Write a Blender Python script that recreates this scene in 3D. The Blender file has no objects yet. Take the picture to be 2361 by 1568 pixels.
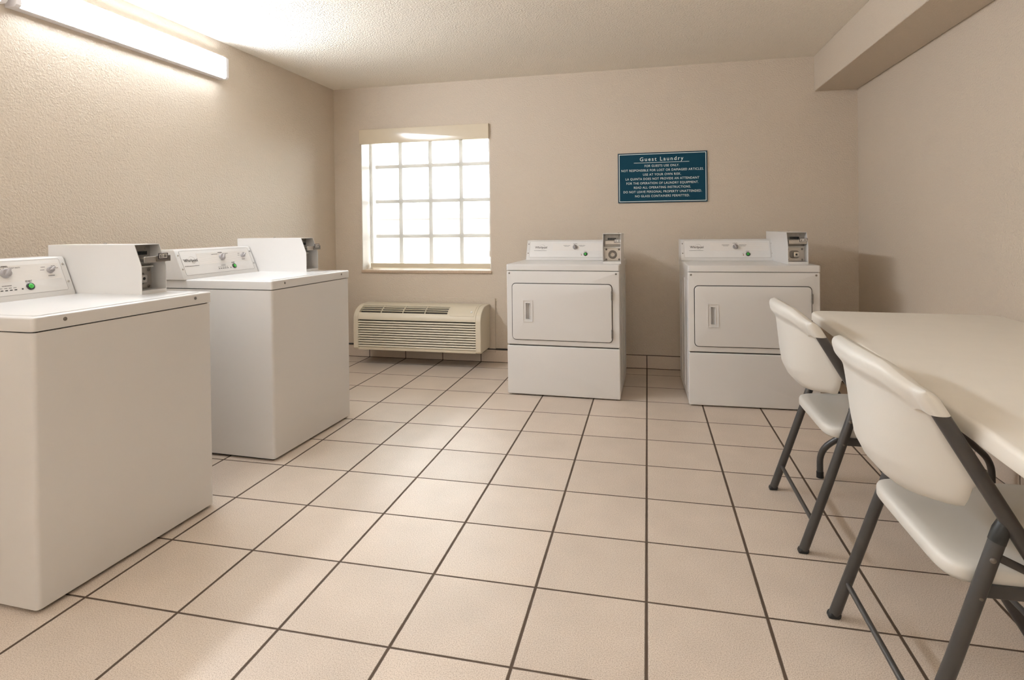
import bpy, bmesh, math, random
from mathutils import Vector, Matrix

SC = bpy.context.scene
COL = SC.collection
random.seed(7)

# ------------------------------------------------------------------ camera
cam_d = bpy.data.cameras.new('camera')
cam = bpy.data.objects.new('camera', cam_d)
COL.objects.link(cam)
SC.camera = cam
cam_d.sensor_fit = 'HORIZONTAL'
cam_d.sensor_width = 36.0
cam_d.lens = 1342.15 / 2361 * 36.0
cam_d.shift_x = 0.0
cam_d.shift_y = (533.0 - 784.0) / 2361.0
cam_d.clip_start = 0.02
R = [(0.97399159, 0.22628838, -0.01157383), (-0.00929569, -0.01113046, -0.99989485), (-0.2263934, 0.973996757, -0.00873747)]
cam.matrix_world = Matrix((
    (R[0][0], -R[1][0], -R[2][0], 0.01264),
    (R[0][1], -R[1][1], -R[2][1], -2.81014),
    (R[0][2], -R[1][2], -R[2][2], 1.13920),
    (0, 0, 0, 1)))

# ------------------------------------------------------------------ light and exposure
LAMP_STRENGTH = 72.0
FILL_STRENGTH = 40.0
SKY_STRENGTH = 21.0
SC.view_settings.view_transform = 'Standard'
SC.view_settings.look = 'None'
SC.view_settings.gamma = 1.0
SC.view_settings.use_curve_mapping = False
SC.view_settings.exposure = 0.16
SC.cycles.use_denoising = True
SC.cycles.max_bounces = 14
SC.cycles.diffuse_bounces = 8
SC.cycles.transparent_max_bounces = 16
SC.cycles.caustics_reflective = False
SC.cycles.caustics_refractive = False
SC.cycles.sample_clamp_indirect = 6.0
world = bpy.data.worlds.new('world')
SC.world = world
world.use_nodes = True
wn = world.node_tree.nodes
wn['Background'].inputs[0].default_value = (0.96, 0.98, 1.0, 1)
wn['Background'].inputs[1].default_value = SKY_STRENGTH

# added fill lights behind the camera are built further below

# ------------------------------------------------------------------ materials
def S(r, g, b):
    f = lambda c: (c / 255 / 12.92) if c / 255 <= 0.04045 else ((c / 255 + 0.055) / 1.055) ** 2.4
    return (f(r), f(g), f(b), 1.0)

def mat(name, col, rough=0.5, metal=0.0, bump=None, coat=0.0, var=None, spec=0.5):
    """principled material; bump=(scale, strength, distance, detail); var=(scale, amount)"""
    m = bpy.data.materials.new(name)
    m.use_nodes = True
    nt = m.node_tree
    b = nt.nodes['Principled BSDF']
    b.inputs['Base Color'].default_value = col
    b.inputs['Roughness'].default_value = rough
    b.inputs['Metallic'].default_value = metal
    b.inputs['Specular IOR Level'].default_value = spec
    b.inputs['Coat Weight'].default_value = coat
    b.inputs['Coat Roughness'].default_value = 0.15
    if bump or var:
        tc = nt.nodes.new('ShaderNodeTexCoord')
    if var:
        n = nt.nodes.new('ShaderNodeTexNoise')
        n.inputs['Scale'].default_value = var[0]
        n.inputs['Detail'].default_value = 4
        nt.links.new(tc.outputs['Object'], n.inputs['Vector'])
        mx = nt.nodes.new('ShaderNodeMix')
        mx.data_type = 'RGBA'
        a = var[1]
        mx.inputs[6].default_value = tuple(c * (1 - a) for c in col[:3]) + (1,)
        mx.inputs[7].default_value = tuple(min(1, c * (1 + a)) for c in col[:3]) + (1,)
        nt.links.new(n.outputs['Fac'], mx.inputs[0])
        nt.links.new(mx.outputs[2], b.inputs['Base Color'])
    if bump:
        n = nt.nodes.new('ShaderNodeTexNoise')
        n.inputs['Scale'].default_value = bump[0]
        n.inputs['Detail'].default_value = bump[3] if len(bump) > 3 else 3
        n.inputs['Roughness'].default_value = 0.55
        nt.links.new(tc.outputs['Object'], n.inputs['Vector'])
        bp = nt.nodes.new('ShaderNodeBump')
        bp.inputs['Strength'].default_value = bump[1]
        bp.inputs['Distance'].default_value = bump[2]
        nt.links.new(n.outputs['Fac'], bp.inputs['Height'])
        nt.links.new(bp.outputs['Normal'], b.inputs['Normal'])
    return m

def emit(name, col, strength):
    m = bpy.data.materials.new(name)
    m.use_nodes = True
    nt = m.node_tree
    b = nt.nodes['Principled BSDF']
    b.inputs['Base Color'].default_value = (0.8, 0.8, 0.8, 1)
    b.inputs['Emission Color'].default_value = col
    b.inputs['Emission Strength'].default_value = strength
    return m

M = {}
M['wall'] = mat('wall_paint', (0.60, 0.522, 0.432, 1), 0.55, bump=(115, 0.7, 0.0065, 2), var=(0.9, 0.03))
M['ceil'] = mat('ceiling_texture', (0.92, 0.87, 0.785, 1), 0.8, bump=(95, 0.9, 0.012, 3))
M['white'] = mat('white_enamel', (0.68, 0.67, 0.66, 1), 0.28, bump=(420, 0.05, 0.001), coat=0.25)
M['panel'] = mat('console_plastic', (0.74, 0.73, 0.72, 1), 0.4, var=(30, 0.02))
M['gap'] = mat('dark_gap', (0.03, 0.026, 0.022, 1), 0.8, var=(20, 0.2))
M['knob'] = mat('grey_plastic', (0.33, 0.31, 0.31, 1), 0.45, var=(60, 0.05))
M['knobdark'] = mat('dark_grey_plastic', (0.06, 0.05, 0.055, 1), 0.4, var=(60, 0.1))
M['black'] = mat('black_plastic', (0.02, 0.022, 0.022, 1), 0.35, var=(60, 0.1))
M['green'] = mat('green_button', (0.05, 0.42, 0.06, 1), 0.25, var=(80, 0.1), coat=0.5)
M['redlamp'] = mat('red_indicator', (0.28, 0.06, 0.03, 1), 0.3, var=(80, 0.1))
M['ink'] = mat('dark_ink', (0.07, 0.065, 0.065, 1), 0.6, var=(200, 0.1))
M['inkgrey'] = mat('grey_ink', (0.40, 0.385, 0.375, 1), 0.6, var=(200, 0.05))
M['print'] = mat('fine_print_ink', (0.22, 0.21, 0.205, 1), 0.6, var=(200, 0.1))
M['lidseam'] = mat('lid_seam_shade', (0.52, 0.51, 0.50, 1), 0.5, var=(60, 0.05))
M['steel'] = mat('brushed_steel', (0.50, 0.47, 0.43, 1), 0.34, 0.85, bump=(300, 0.15, 0.0006), var=(40, 0.12))
M['steeldark'] = mat('worn_dark_steel', (0.20, 0.18, 0.16, 1), 0.45, 0.7, bump=(200, 0.2, 0.0006), var=(60, 0.2))
M['mech'] = mat('grey_cast_metal', (0.36, 0.34, 0.31, 1), 0.45, 0.5, bump=(200, 0.2, 0.0006), var=(60, 0.15))
M['chrome'] = mat('chrome', (0.62, 0.60, 0.57, 1), 0.2, 0.95, var=(50, 0.05))
M['screw'] = mat('screw_metal', (0.24, 0.22, 0.20, 1), 0.35, 0.8, var=(90, 0.1))
M['tag'] = mat('price_tag_white', (0.78, 0.76, 0.72, 1), 0.5, var=(80, 0.03))
M['ac'] = mat('cream_plastic', (0.66, 0.595, 0.47, 1), 0.42, var=(12, 0.02))
M['acdark'] = mat('vent_interior', (0.045, 0.038, 0.03, 1), 0.8, var=(30, 0.2))
M['sign'] = mat('teal_sign_face', (0.0065, 0.052, 0.088, 1), 0.7, var=(8, 0.06), spec=0.15)
M['signtext'] = mat('pale_lettering', (0.80, 0.86, 0.84, 1), 0.5, var=(60, 0.03))
M['signedge'] = mat('dark_sign_edge', (0.02, 0.035, 0.06, 1), 0.4, var=(60, 0.1))
M['plastic'] = mat('white_moulded_plastic', (0.68, 0.665, 0.625, 1), 0.42, bump=(260, 0.12, 0.001), var=(6, 0.02))
M['table'] = mat('granite_white_plastic', (0.79, 0.755, 0.69, 1), 0.45, bump=(300, 0.12, 0.0008), var=(14, 0.03))
M['frame'] = mat('charcoal_powder_coat', (0.045, 0.042, 0.040, 1), 0.38, bump=(500, 0.15, 0.0005), var=(40, 0.12), spec=0.6)
M['foot'] = mat('black_rubber', (0.012, 0.012, 0.012, 1), 0.5, var=(60, 0.3))
M['winframe'] = mat('window_frame_vinyl', (0.78, 0.76, 0.72, 1), 0.4, var=(20, 0.03))
M['sill'] = mat('stone_sill', (0.50, 0.39, 0.29, 1), 0.35, var=(90, 0.2))
M['valance'] = mat('valance_fabric_gloss', (0.66, 0.58, 0.45, 1), 0.16, var=(14, 0.03), coat=0.4)
M['lamphouse'] = mat('lamp_white_metal', (0.78, 0.76, 0.78, 1), 0.4, var=(14, 0.03))
M['lamp_dim'] = emit('lamp_diffuser_dim', (0.94, 1.0, 1.07, 1), LAMP_STRENGTH * 0.42)
M['lamp'] = emit('lamp_diffuser', (0.94, 1.0, 1.07, 1), LAMP_STRENGTH)
M['fill_emitter'] = emit('fill_diffuser', (0.94, 1.0, 1.07, 1), FILL_STRENGTH)
M['outwall'] = mat('tan_stucco', (0.40, 0.34, 0.28, 1), 0.9, bump=(20, 0.3, 0.01), var=(0.6, 0.05))
M['outroof'] = mat('roof_edge', (0.24, 0.22, 0.21, 1), 0.8, var=(2, 0.1))
M['outground'] = mat('asphalt_yard', (0.42, 0.39, 0.35, 1), 0.9, bump=(20, 0.3, 0.01), var=(0.8, 0.06))

def floor_material(T):
    m = bpy.data.materials.new('ceramic_floor_tile')
    m.use_nodes = True
    nt = m.node_tree
    N = nt.nodes.new
    L = nt.links.new
    b = nt.nodes['Principled BSDF']
    tc = N('ShaderNodeTexCoord')
    sep = N('ShaderNodeSeparateXYZ')
    L(tc.outputs['Object'], sep.inputs[0])
    def math_(op, a, bval=None, c=None):
        n = N('ShaderNodeMath')
        n.operation = op
        for i, v in enumerate((a, bval, c)):
            if v is None: continue
            if isinstance(v, (int, float)): n.inputs[i].default_value = v
            else: L(v, n.inputs[i])
        return n.outputs[0]
    lines = []
    cells = []
    wob = N('ShaderNodeTexNoise')
    wob.inputs['Scale'].default_value = 30
    L(tc.outputs['Object'], wob.inputs['Vector'])
    for ax, half in (('X', 0.0046), ('Y', 0.0036)):
        t = math_('DIVIDE', sep.outputs[ax], T)
        cells.append(math_('FLOOR', t))
        fr = math_('FRACT', t)
        d = math_('SUBTRACT', 0.5, math_('ABSOLUTE', math_('SUBTRACT', fr, 0.5)))   # distance to the nearest joint, in tiles
        d = math_('ADD', d, math_('MULTIPLY', math_('SUBTRACT', wob.outputs['Fac'], 0.5), 0.004))
        mr = N('ShaderNodeMapRange')
        mr.interpolation_type = 'SMOOTHSTEP'
        L(d, mr.inputs[0])
        mr.inputs[1].default_value = half / T - 0.0045
        mr.inputs[2].default_value = half / T + 0.0045
        lines.append(mr.outputs[0])
    tile = math_('MINIMUM', lines[0], lines[1])            # 1 on tile, 0 on joint
    # tile body: fine speckle + broad mottling + per-tile shade
    comb = N('ShaderNodeCombineXYZ')
    L(cells[0], comb.inputs[0]); L(cells[1], comb.inputs[1])
    wn_ = N('ShaderNodeTexWhiteNoise')
    L(comb.outputs[0], wn_.inputs['Vector'])
    sp = N('ShaderNodeTexNoise')
    sp.inputs['Scale'].default_value = 330
    sp.inputs['Detail'].default_value = 2
    L(tc.outputs['Object'], sp.inputs['Vector'])
    ramp = N('ShaderNodeValToRGB')
    L(sp.outputs['Fac'], ramp.inputs[0])
    e = ramp.color_ramp.elements
    e[0].position = 0.34; e[0].color = (0.45, 0.365, 0.295, 1)
    e[1].position = 0.62; e[1].color = (0.70, 0.61, 0.525, 1)
    k = e.new(0.46); k.color = (0.595, 0.505, 0.425, 1)
    big = N('ShaderNodeTexNoise')
    big.inputs['Scale'].default_value = 5.5
    big.inputs['Detail'].default_value = 3
    L(tc.outputs['Object'], big.inputs['Vector'])
    shade = math_('ADD', math_('MULTIPLY', wn_.outputs['Value'], 0.10), math_('MULTIPLY', big.outputs['Fac'], 0.22))
    shade = math_('ADD', shade, 0.84)
    mul = N('ShaderNodeMix'); mul.data_type = 'RGBA'; mul.blend_type = 'MULTIPLY'
    mul.inputs[0].default_value = 1.0
    L(ramp.outputs[0], mul.inputs[6])
    cs = N('ShaderNodeCombineXYZ')
    for i in range(3): L(shade, cs.inputs[i])
    L(cs.outputs[0], mul.inputs[7])
    mix = N('ShaderNodeMix'); mix.data_type = 'RGBA'
    L(tile, mix.inputs[0])
    mix.inputs[6].default_value = (0.085, 0.058, 0.040, 1)
    L(mul.outputs[2], mix.inputs[7])
    L(mix.outputs[2], b.inputs['Base Color'])
    rg = N('ShaderNodeMapRange')
    L(tile, rg.inputs[0])
    rg.inputs[3].default_value = 0.85
    rg.inputs[4].default_value = 0.43
    b.inputs['Specular IOR Level'].default_value = 0.30
    L(rg.outputs[0], b.inputs['Roughness'])
    bp = N('ShaderNodeBump')
    bp.inputs['Strength'].default_value = 0.5
    bp.inputs['Distance'].default_value = 0.003
    hh = math_('ADD', tile, math_('MULTIPLY', sp.outputs['Fac'], 0.03))
    hh = math_('ADD', hh, math_('MULTIPLY', big.outputs['Fac'], 0.12))
    L(hh, bp.inputs['Height'])
    L(bp.outputs['Normal'], b.inputs['Normal'])
    return m

T = 0.34                      # tile pitch
M['floor'] = floor_material(T)

def base_tile_material():
    m = mat('base_tile', (0.64, 0.55, 0.465, 1), 0.4, var=(200, 0.14), bump=(240, 0.1, 0.001))
    return m
M['base'] = base_tile_material()
M['grout'] = mat('grout', (0.085, 0.058, 0.040, 1), 0.85, var=(60, 0.2))

def stripe_material():
    m = bpy.data.materials.new('pinstripe_overlay')
    m.use_nodes = True
    nt = m.node_tree
    b = nt.nodes['Principled BSDF']
    b.inputs['Roughness'].default_value = 0.4
    tc = nt.nodes.new('ShaderNodeTexCoord')
    sp = nt.nodes.new('ShaderNodeSeparateXYZ')
    nt.links.new(tc.outputs['Object'], sp.inputs[0])
    mul = nt.nodes.new('ShaderNodeMath'); mul.operation = 'DIVIDE'
    nt.links.new(sp.outputs['Z'], mul.inputs[0]); mul.inputs[1].default_value = 0.0052
    fr = nt.nodes.new('ShaderNodeMath'); fr.operation = 'FRACT'
    nt.links.new(mul.outputs[0], fr.inputs[0])
    rp = nt.nodes.new('ShaderNodeValToRGB')
    rp.color_ramp.interpolation = 'LINEAR'
    e = rp.color_ramp.elements
    e[0].position = 0.0; e[0].color = (0.58, 0.56, 0.54, 1)
    e[1].position = 0.35; e[1].color = (0.79, 0.765, 0.74, 1)
    nt.links.new(fr.outputs[0], rp.inputs[0])
    nt.links.new(rp.outputs[0], b.inputs['Base Color'])
    return m
M['stripe'] = stripe_material()

def glass_material():
    m = bpy.data.materials.new('window_glass')
    m.use_nodes = True
    nt = m.node_tree
    for n in list(nt.nodes):
        if n.type != 'OUTPUT_MATERIAL': nt.nodes.remove(n)
    out = [n for n in nt.nodes if n.type == 'OUTPUT_MATERIAL'][0]
    tr = nt.nodes.new('ShaderNodeBsdfTransparent'); tr.inputs[0].default_value = (0.95, 0.97, 0.96, 1)
    gl = nt.nodes.new('ShaderNodeBsdfGlossy'); gl.inputs['Roughness'].default_value = 0.02
    fr = nt.nodes.new('ShaderNodeFresnel'); fr.inputs[0].default_value = 1.45
    mx = nt.nodes.new('ShaderNodeMixShader')
    nt.links.new(fr.outputs[0], mx.inputs[0]); nt.links.new(tr.outputs[0], mx.inputs[1]); nt.links.new(gl.outputs[0], mx.inputs[2])
    nt.links.new(mx.outputs[0], out.inputs[0])
    return m
M['glass'] = glass_material()

def sheer_material():
    """light-filtering screen cloth: an open weave that passes part of the light straight and scatters the rest"""
    m = bpy.data.materials.new('sheer_screen_cloth')
    m.use_nodes = True
    nt = m.node_tree
    for n in list(nt.nodes):
        if n.type != 'OUTPUT_MATERIAL': nt.nodes.remove(n)
    out = [n for n in nt.nodes if n.type == 'OUTPUT_MATERIAL'][0]
    tr = nt.nodes.new('ShaderNodeBsdfTransparent')
    tl = nt.nodes.new('ShaderNodeBsdfTranslucent'); tl.inputs[0].default_value = (0.26, 0.256, 0.25, 1)
    df = nt.nodes.new('ShaderNodeBsdfDiffuse'); df.inputs[0].default_value = (0.85, 0.82, 0.76, 1)
    a = nt.nodes.new('ShaderNodeMixShader'); a.inputs[0].default_value = 0.35
    nt.links.new(tl.outputs[0], a.inputs[1]); nt.links.new(df.outputs[0], a.inputs[2])
    tc = nt.nodes.new('ShaderNodeTexCoord')
    nz = nt.nodes.new('ShaderNodeTexNoise'); nz.inputs['Scale'].default_value = 3.0
    nt.links.new(tc.outputs['Object'], nz.inputs['Vector'])
    mr = nt.nodes.new('ShaderNodeMapRange')
    mr.inputs[3].default_value = 0.48; mr.inputs[4].default_value = 0.54
    nt.links.new(nz.outputs['Fac'], mr.inputs[0])
    b = nt.nodes.new('ShaderNodeMixShader')
    nt.links.new(mr.outputs[0], b.inputs[0])
    nt.links.new(tr.outputs[0], b.inputs[1]); nt.links.new(a.outputs[0], b.inputs[2])
    nt.links.new(b.outputs[0], out.inputs[0])
    return m
M['sheer'] = sheer_material()

# ------------------------------------------------------------------ mesh helpers
class MB:
    """collects shapes and links them as ONE mesh object"""
    def __init__(self):
        self.bm = bmesh.new()
    def _m(self, vs, mx):
        if mx is not None:
            for v in vs: v.co = mx @ v.co
    def box(self, x0, x1, y0, y1, z0, z1, mx=None):
        c = [(x, y, z) for z in (z0, z1) for y in (y0, y1) for x in (x0, x1)]
        v = [self.bm.verts.new(p) for p in c]
        for f in ((0, 2, 3, 1), (4, 5, 7, 6), (0, 1, 5, 4), (2, 6, 7, 3), (1, 3, 7, 5), (0, 4, 6, 2)):
            self.bm.faces.new([v[i] for i in f])
        self._m(v, mx)
        return self
    def rings(self, rings, cap0=True, cap1=True, closed=False, mx=None):
        vs = [[self.bm.verts.new(p) for p in r] for r in rings]
        n = len(vs[0])
        pairs = list(zip(vs[:-1], vs[1:]))
        if closed: pairs.append((vs[-1], vs[0]))
        for a, b in pairs:
            for i in range(n):
                j = (i + 1) % n
                self.bm.faces.new((a[i], a[j], b[j], b[i]))
        if not closed:
            if cap0: self.bm.faces.new(list(reversed(vs[0])))
            if cap1: self.bm.faces.new(vs[-1])
        for r in vs: self._m(r, mx)
        return self
    def prism(self, poly, a0, a1, axis='x', mx=None):
        """poly: 2D points; axis x -> poly is (y,z); y -> (x,z); z -> (x,y)"""
        def p(t, a):
            return {'x': (a, t[0], t[1]), 'y': (t[0], a, t[1]), 'z': (t[0], t[1], a)}[axis]
        return self.rings([[p(t, a0) for t in poly], [p(t, a1) for t in poly]], mx=mx)
    def tube(self, pts, r, n=14, caps=True, mx=None, squash=None):
        pts = [Vector(p) for p in pts]
        rs = r if isinstance(r, (list, tuple)) else [r] * len(pts)
        rings = []
        up = None
        for i, p in enumerate(pts):
            if i == 0: t = (pts[1] - p)
            elif i == len(pts) - 1: t = (p - pts[i - 1])
            else: t = (pts[i + 1] - p).normalized() + (p - pts[i - 1]).normalized()
            t.normalize()
            if up is None:
                up = Vector((0, 0, 1)) if abs(t.z) < 0.95 else Vector((0, 1, 0))
            s = t.cross(up)
            if s.length < 1e-6: s = t.orthogonal()
            s.normalize()
            up = s.cross(t).normalized()
            sc = 1.0
            if 0 < i < len(pts) - 1:
                d1 = (p - pts[i - 1]).normalized(); d2 = (pts[i + 1] - p).normalized()
                c = max(0.5, math.sqrt(max(0.0, (1 + d1.dot(d2)) / 2)))
            q = squash or (1, 1)
            rings.append([p + (s * math.cos(a) * q[0] + up * math.sin(a) * q[1]) * rs[i] for a in [2 * math.pi * k / n for k in range(n)]])
        return self.rings(rings, caps, caps, mx=mx)
    def cyl(self, a, b, r, n=24, r2=None, mx=None):
        return self.tube([a, b], [r, r if r2 is None else r2], n, mx=mx)
    def lathe(self, prof, mx=None, n=32):
        """prof: (radius, height) along local z"""
        rings = [[(r * math.cos(2 * math.pi * k / n), r * math.sin(2 * math.pi * k / n), h) for k in range(n)] for r, h in prof]
        return self.rings(rings, mx=mx)
    def slab(self, x0, x1, y0, y1, z0, z1, rad, mx=None, n=6, edge=0.0):
        """rounded-corner plate in local XY, thickness in z, optional rounded top edge"""
        def loop(ins, z):
            r = max(rad - ins, 0.0005)
            out = []
            for cx, cy, a0 in ((x1 - ins - r, y1 - ins - r, 0), (x0 + ins + r, y1 - ins - r, 90), (x0 + ins + r, y0 + ins + r, 180), (x1 - ins - r, y0 + ins + r, 270)):
                for k in range(n + 1):
                    a = math.radians(a0 + 90 * k / n)
                    out.append((cx + r * math.cos(a), cy + r * math.sin(a), z))
            return out
        if edge > 0:
            rs = [loop(0, z0)] + [loop(edge * (1 - math.cos(a)), z1 - edge + edge * math.sin(a)) for a in [math.pi / 2 * k / 4 for k in range(5)]]
        else:
            rs = [loop(0, z0), loop(0, z1)]
        return self.rings(rs, mx=mx)
    def slab_hole(self, x0, x1, y0, y1, z0, z1, rad, hole, mx=None, n=6, edge=0.0):
        """rounded plate with a square opening hole=(x0,x1,y0,y1)"""
        def loop(ins, z):
            r = max(rad - ins, 0.0005); out = []
            for cx, cy, a0 in ((x1 - ins - r, y1 - ins - r, 0), (x0 + ins + r, y1 - ins - r, 90), (x0 + ins + r, y0 + ins + r, 180), (x1 - ins - r, y0 + ins + r, 270)):
                for k in range(n + 1):
                    a = math.radians(a0 + 90 * k / n)
                    out.append(self.bm.verts.new((cx + r * math.cos(a), cy + r * math.sin(a), z)))
            return out
        def inner(z):
            return [self.bm.verts.new((x, y, z)) for x, y in ((hole[1], hole[3]), (hole[0], hole[3]), (hole[0], hole[2]), (hole[1], hole[2]))]
        F = self.bm.faces.new
        rs = [loop(0, z0)] + ([loop(edge * (1 - math.cos(a)), z1 - edge + edge * math.sin(a)) for a in [math.pi / 2 * k / 4 for k in range(5)]] if edge > 0 else [loop(0, z1)])
        N = len(rs[0])
        for a, b in zip(rs[:-1], rs[1:]):
            for i in range(N):
                F((a[i], a[(i + 1) % N], b[(i + 1) % N], b[i]))
        ii = [inner(z0), inner(z1)]
        for ring, iv in ((rs[0], ii[0]), (rs[-1], ii[1])):
            for q in range(4):
                for k in range(n):
                    F((ring[q * (n + 1) + k], ring[q * (n + 1) + k + 1], iv[q]))
                F((ring[q * (n + 1) + n], ring[((q + 1) % 4) * (n + 1)], iv[(q + 1) % 4], iv[q]))
        for q in range(4):
            F((ii[0][q], ii[0][(q + 1) % 4], ii[1][(q + 1) % 4], ii[1][q]))
        for r in rs + ii: self._m(r, mx)
        return self
    def frame(self, x0, x1, y0, y1, w, z0, z1, mx=None, rad=0.0, n=5):
        """flat rectangular ring in local XY"""
        def loop(ins):
            if rad <= 0:
                return [(x1 - ins, y1 - ins), (x0 + ins, y1 - ins), (x0 + ins, y0 + ins), (x1 - ins, y0 + ins)]
            r = max(rad - ins, 0.0005); o = []
            for cx, cy, a0 in ((x1 - ins - r, y1 - ins - r, 0), (x0 + ins + r, y1 - ins - r, 90), (x0 + ins + r, y0 + ins + r, 180), (x1 - ins - r, y0 + ins + r, 270)):
                for k in range(n + 1):
                    a = math.radians(a0 + 90 * k / n)
                    o.append((cx + r * math.cos(a), cy + r * math.sin(a)))
            return o
        A, B = loop(0), loop(w)
        return self.rings([[(p[0], p[1], z0) for p in A], [(p[0], p[1], z1) for p in A], [(p[0], p[1], z1) for p in B], [(p[0], p[1], z0) for p in B]], closed=True, mx=mx)
    def text(self, s, size, mx, align='CENTER', extrude=0.0004, spacing=1.0, bold=0.0, shear=0.0, sx=1.0):
        cu = bpy.data.curves.new('t', 'FONT')
        cu.body = s
        cu.size = size
        cu.align_x = align
        cu.extrude = extrude
        cu.space_character = spacing
        cu.offset = bold
        cu.shear = shear
        cu.resolution_u = 3
        o = bpy.data.objects.new('t', cu)
        COL.objects.link(o)
        dg = bpy.context.evaluated_depsgraph_get()
        dg.update()
        me = bpy.data.meshes.new_from_object(o.evaluated_get(dg))
        bpy.data.objects.remove(o)
        bpy.data.curves.remove(cu)
        k0 = len(self.bm.verts)
        self.bm.from_mesh(me)
        self.bm.verts.ensure_lookup_table()
        for v in self.bm.verts[k0:]:
            v.co.x *= sx
            v.co = mx @ v.co
        bpy.data.meshes.remove(me)
        return self
    def build(self, name, m, parent=None, bevel=0.0, smooth=True, seg=2, angle=32):
        bmesh.ops.recalc_face_normals(self.bm, faces=self.bm.faces)
        me = bpy.data.meshes.new(name)
        self.bm.to_mesh(me)
        self.bm.free()
        if isinstance(m, (list, tuple)):
            for k in m: me.materials.append(k)
        else:
            me.materials.append(m)
        if smooth:
            me.polygons.foreach_set('use_smooth', [True] * len(me.polygons))
            me.set_sharp_from_angle(angle=math.radians(angle))
        o = bpy.data.objects.new(name, me)
        COL.objects.link(o)
        if parent is not None: o.parent = parent
        if bevel > 0:
            b = o.modifiers.new('bevel', 'BEVEL')
            b.width = bevel
            b.segments = seg
            b.limit_method = 'ANGLE'
            b.angle_limit = math.radians(35)
            b.harden_normals = True
        return o

def thing(name, label, cat, loc=(0, 0, 0), rotz=0.0, group=None):
    o = bpy.data.objects.new(name, None)
    o.empty_display_size = 0.05
    COL.objects.link(o)
    o.location = loc
    o.rotation_euler = (0, 0, math.radians(rotz))
    o['label'] = label
    o['category'] = cat
    if group: o['group'] = group
    return o

def struct(o, label=None):
    o['kind'] = 'structure'
    if label: o['label'] = label
    return o

def basis(origin, ex, ey, ez):
    ex, ey, ez = Vector(ex).normalized(), Vector(ey).normalized(), Vector(ez).normalized()
    return Matrix(((ex.x, ey.x, ez.x, origin[0]), (ex.y, ey.y, ez.y, origin[1]), (ex.z, ey.z, ez.z, origin[2]), (0, 0, 0, 1)))

# ------------------------------------------------------------------ the room
XL, XR, YB, YF, ZC = -2.700, 1.513, 1.897, -4.60, 2.370
WX0, WX1, WZ0, WZ1 = -2.442, -1.264, 0.762, 1.995      # window opening
SX, SZ = 1.222, 2.108                                   # soffit
struct(MB().box(XL - .15, XR + .15, YF - .15, YB + .35, -.12, 0).build('floor', M['floor'], smooth=False), 'beige speckled ceramic tile floor with dark grout')
struct(MB().box(XL - .15, XR + .15, YF - .15, YB + .35, ZC, ZC + .12).build('ceiling', M['ceil'], smooth=False), 'cream textured ceiling')
struct(MB().box(XL - .15, XL, YF - .15, YB + .35, 0, ZC).build('wall_left', M['wall'], smooth=False), 'tan textured wall under the long lamp')
struct(MB().box(XR, XR + .15, YF - .15, YB + .35, 0, ZC).build('wall_right', M['wall'], smooth=False), 'tan wall beside the folding table')
struct(MB().box(XL, XR, YF - .15, YF, 0, ZC).build('wall_front', M['wall'], smooth=False), 'tan wall behind the viewer')
w = MB()
w.box(XL, WX0, YB, YB + .34, 0, ZC).box(WX1, XR, YB, YB + .34, 0, ZC)
w.box(WX0, WX1, YB, YB + .34, 0, WZ0 - .018).box(WX0, WX1, YB, YB + .34, WZ1, ZC)
struct(w.build('wall_back', M['wall'], smooth=False), 'tan textured wall holding the window and the sign')
struct(MB().box(SX, XR, YF, YB, SZ, ZC).build('trim_1', M['wall'], bevel=.006, smooth=False), 'boxed tan soffit beam along the top of the wall')

def baseboard(name, a, b, normal, label):
    """row of base tiles from a to b along the foot of a wall"""
    bb = MB(); g = MB()
    a, b = Vector((a[0], a[1], 0)), Vector((b[0], b[1], 0))
    d = (b - a).normalized(); n = Vector((normal[0], normal[1], 0))
    L = (b - a).length
    ax = 0 if abs(d.x) > .5 else 1
    s0 = a[ax]; sg = d[ax]
    cuts = [0.0]
    k = math.floor(min(a[ax], b[ax]) / T) - 1
    js = []
    while k * T < max(a[ax], b[ax]):
        t = (k * T - s0) * sg
        if 0.01 < t < L - 0.01: js.append(t)
        k += 1
    cuts += sorted(js) + [L]
    mx = basis((a.x, a.y, 0), d, n, (0, 0, 1))
    for t0, t1 in zip(cuts[:-1], cuts[1:]):
        bb.box(t0 + .0035, t1 - .0035, 0, .009, .005, .104, mx=mx)
    g.box(0, L, 0, .0065, 0, .109, mx=mx)
    o = struct(bb.build(name, M['base'], bevel=.0015, smooth=False), label)
    g.build('grout', M['grout'], o, smooth=False)
baseboard('baseboard_back', (XL, YB), (XR, YB), (0, -1), 'tile base along the back wall')
baseboard('baseboard_left', (XL, YF), (XL, YB), (1, 0), 'tile base along the left wall')
baseboard('baseboard_right', (XR, YF), (XR, YB), (-1, 0), 'tile base along the right wall')

struct(MB().box(XL, -.93, YB - .018, YB, .108, .117).build('trim_2', M['gap'], smooth=False), 'thin dark strip along the top of the base tiles under the air conditioner')

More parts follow.
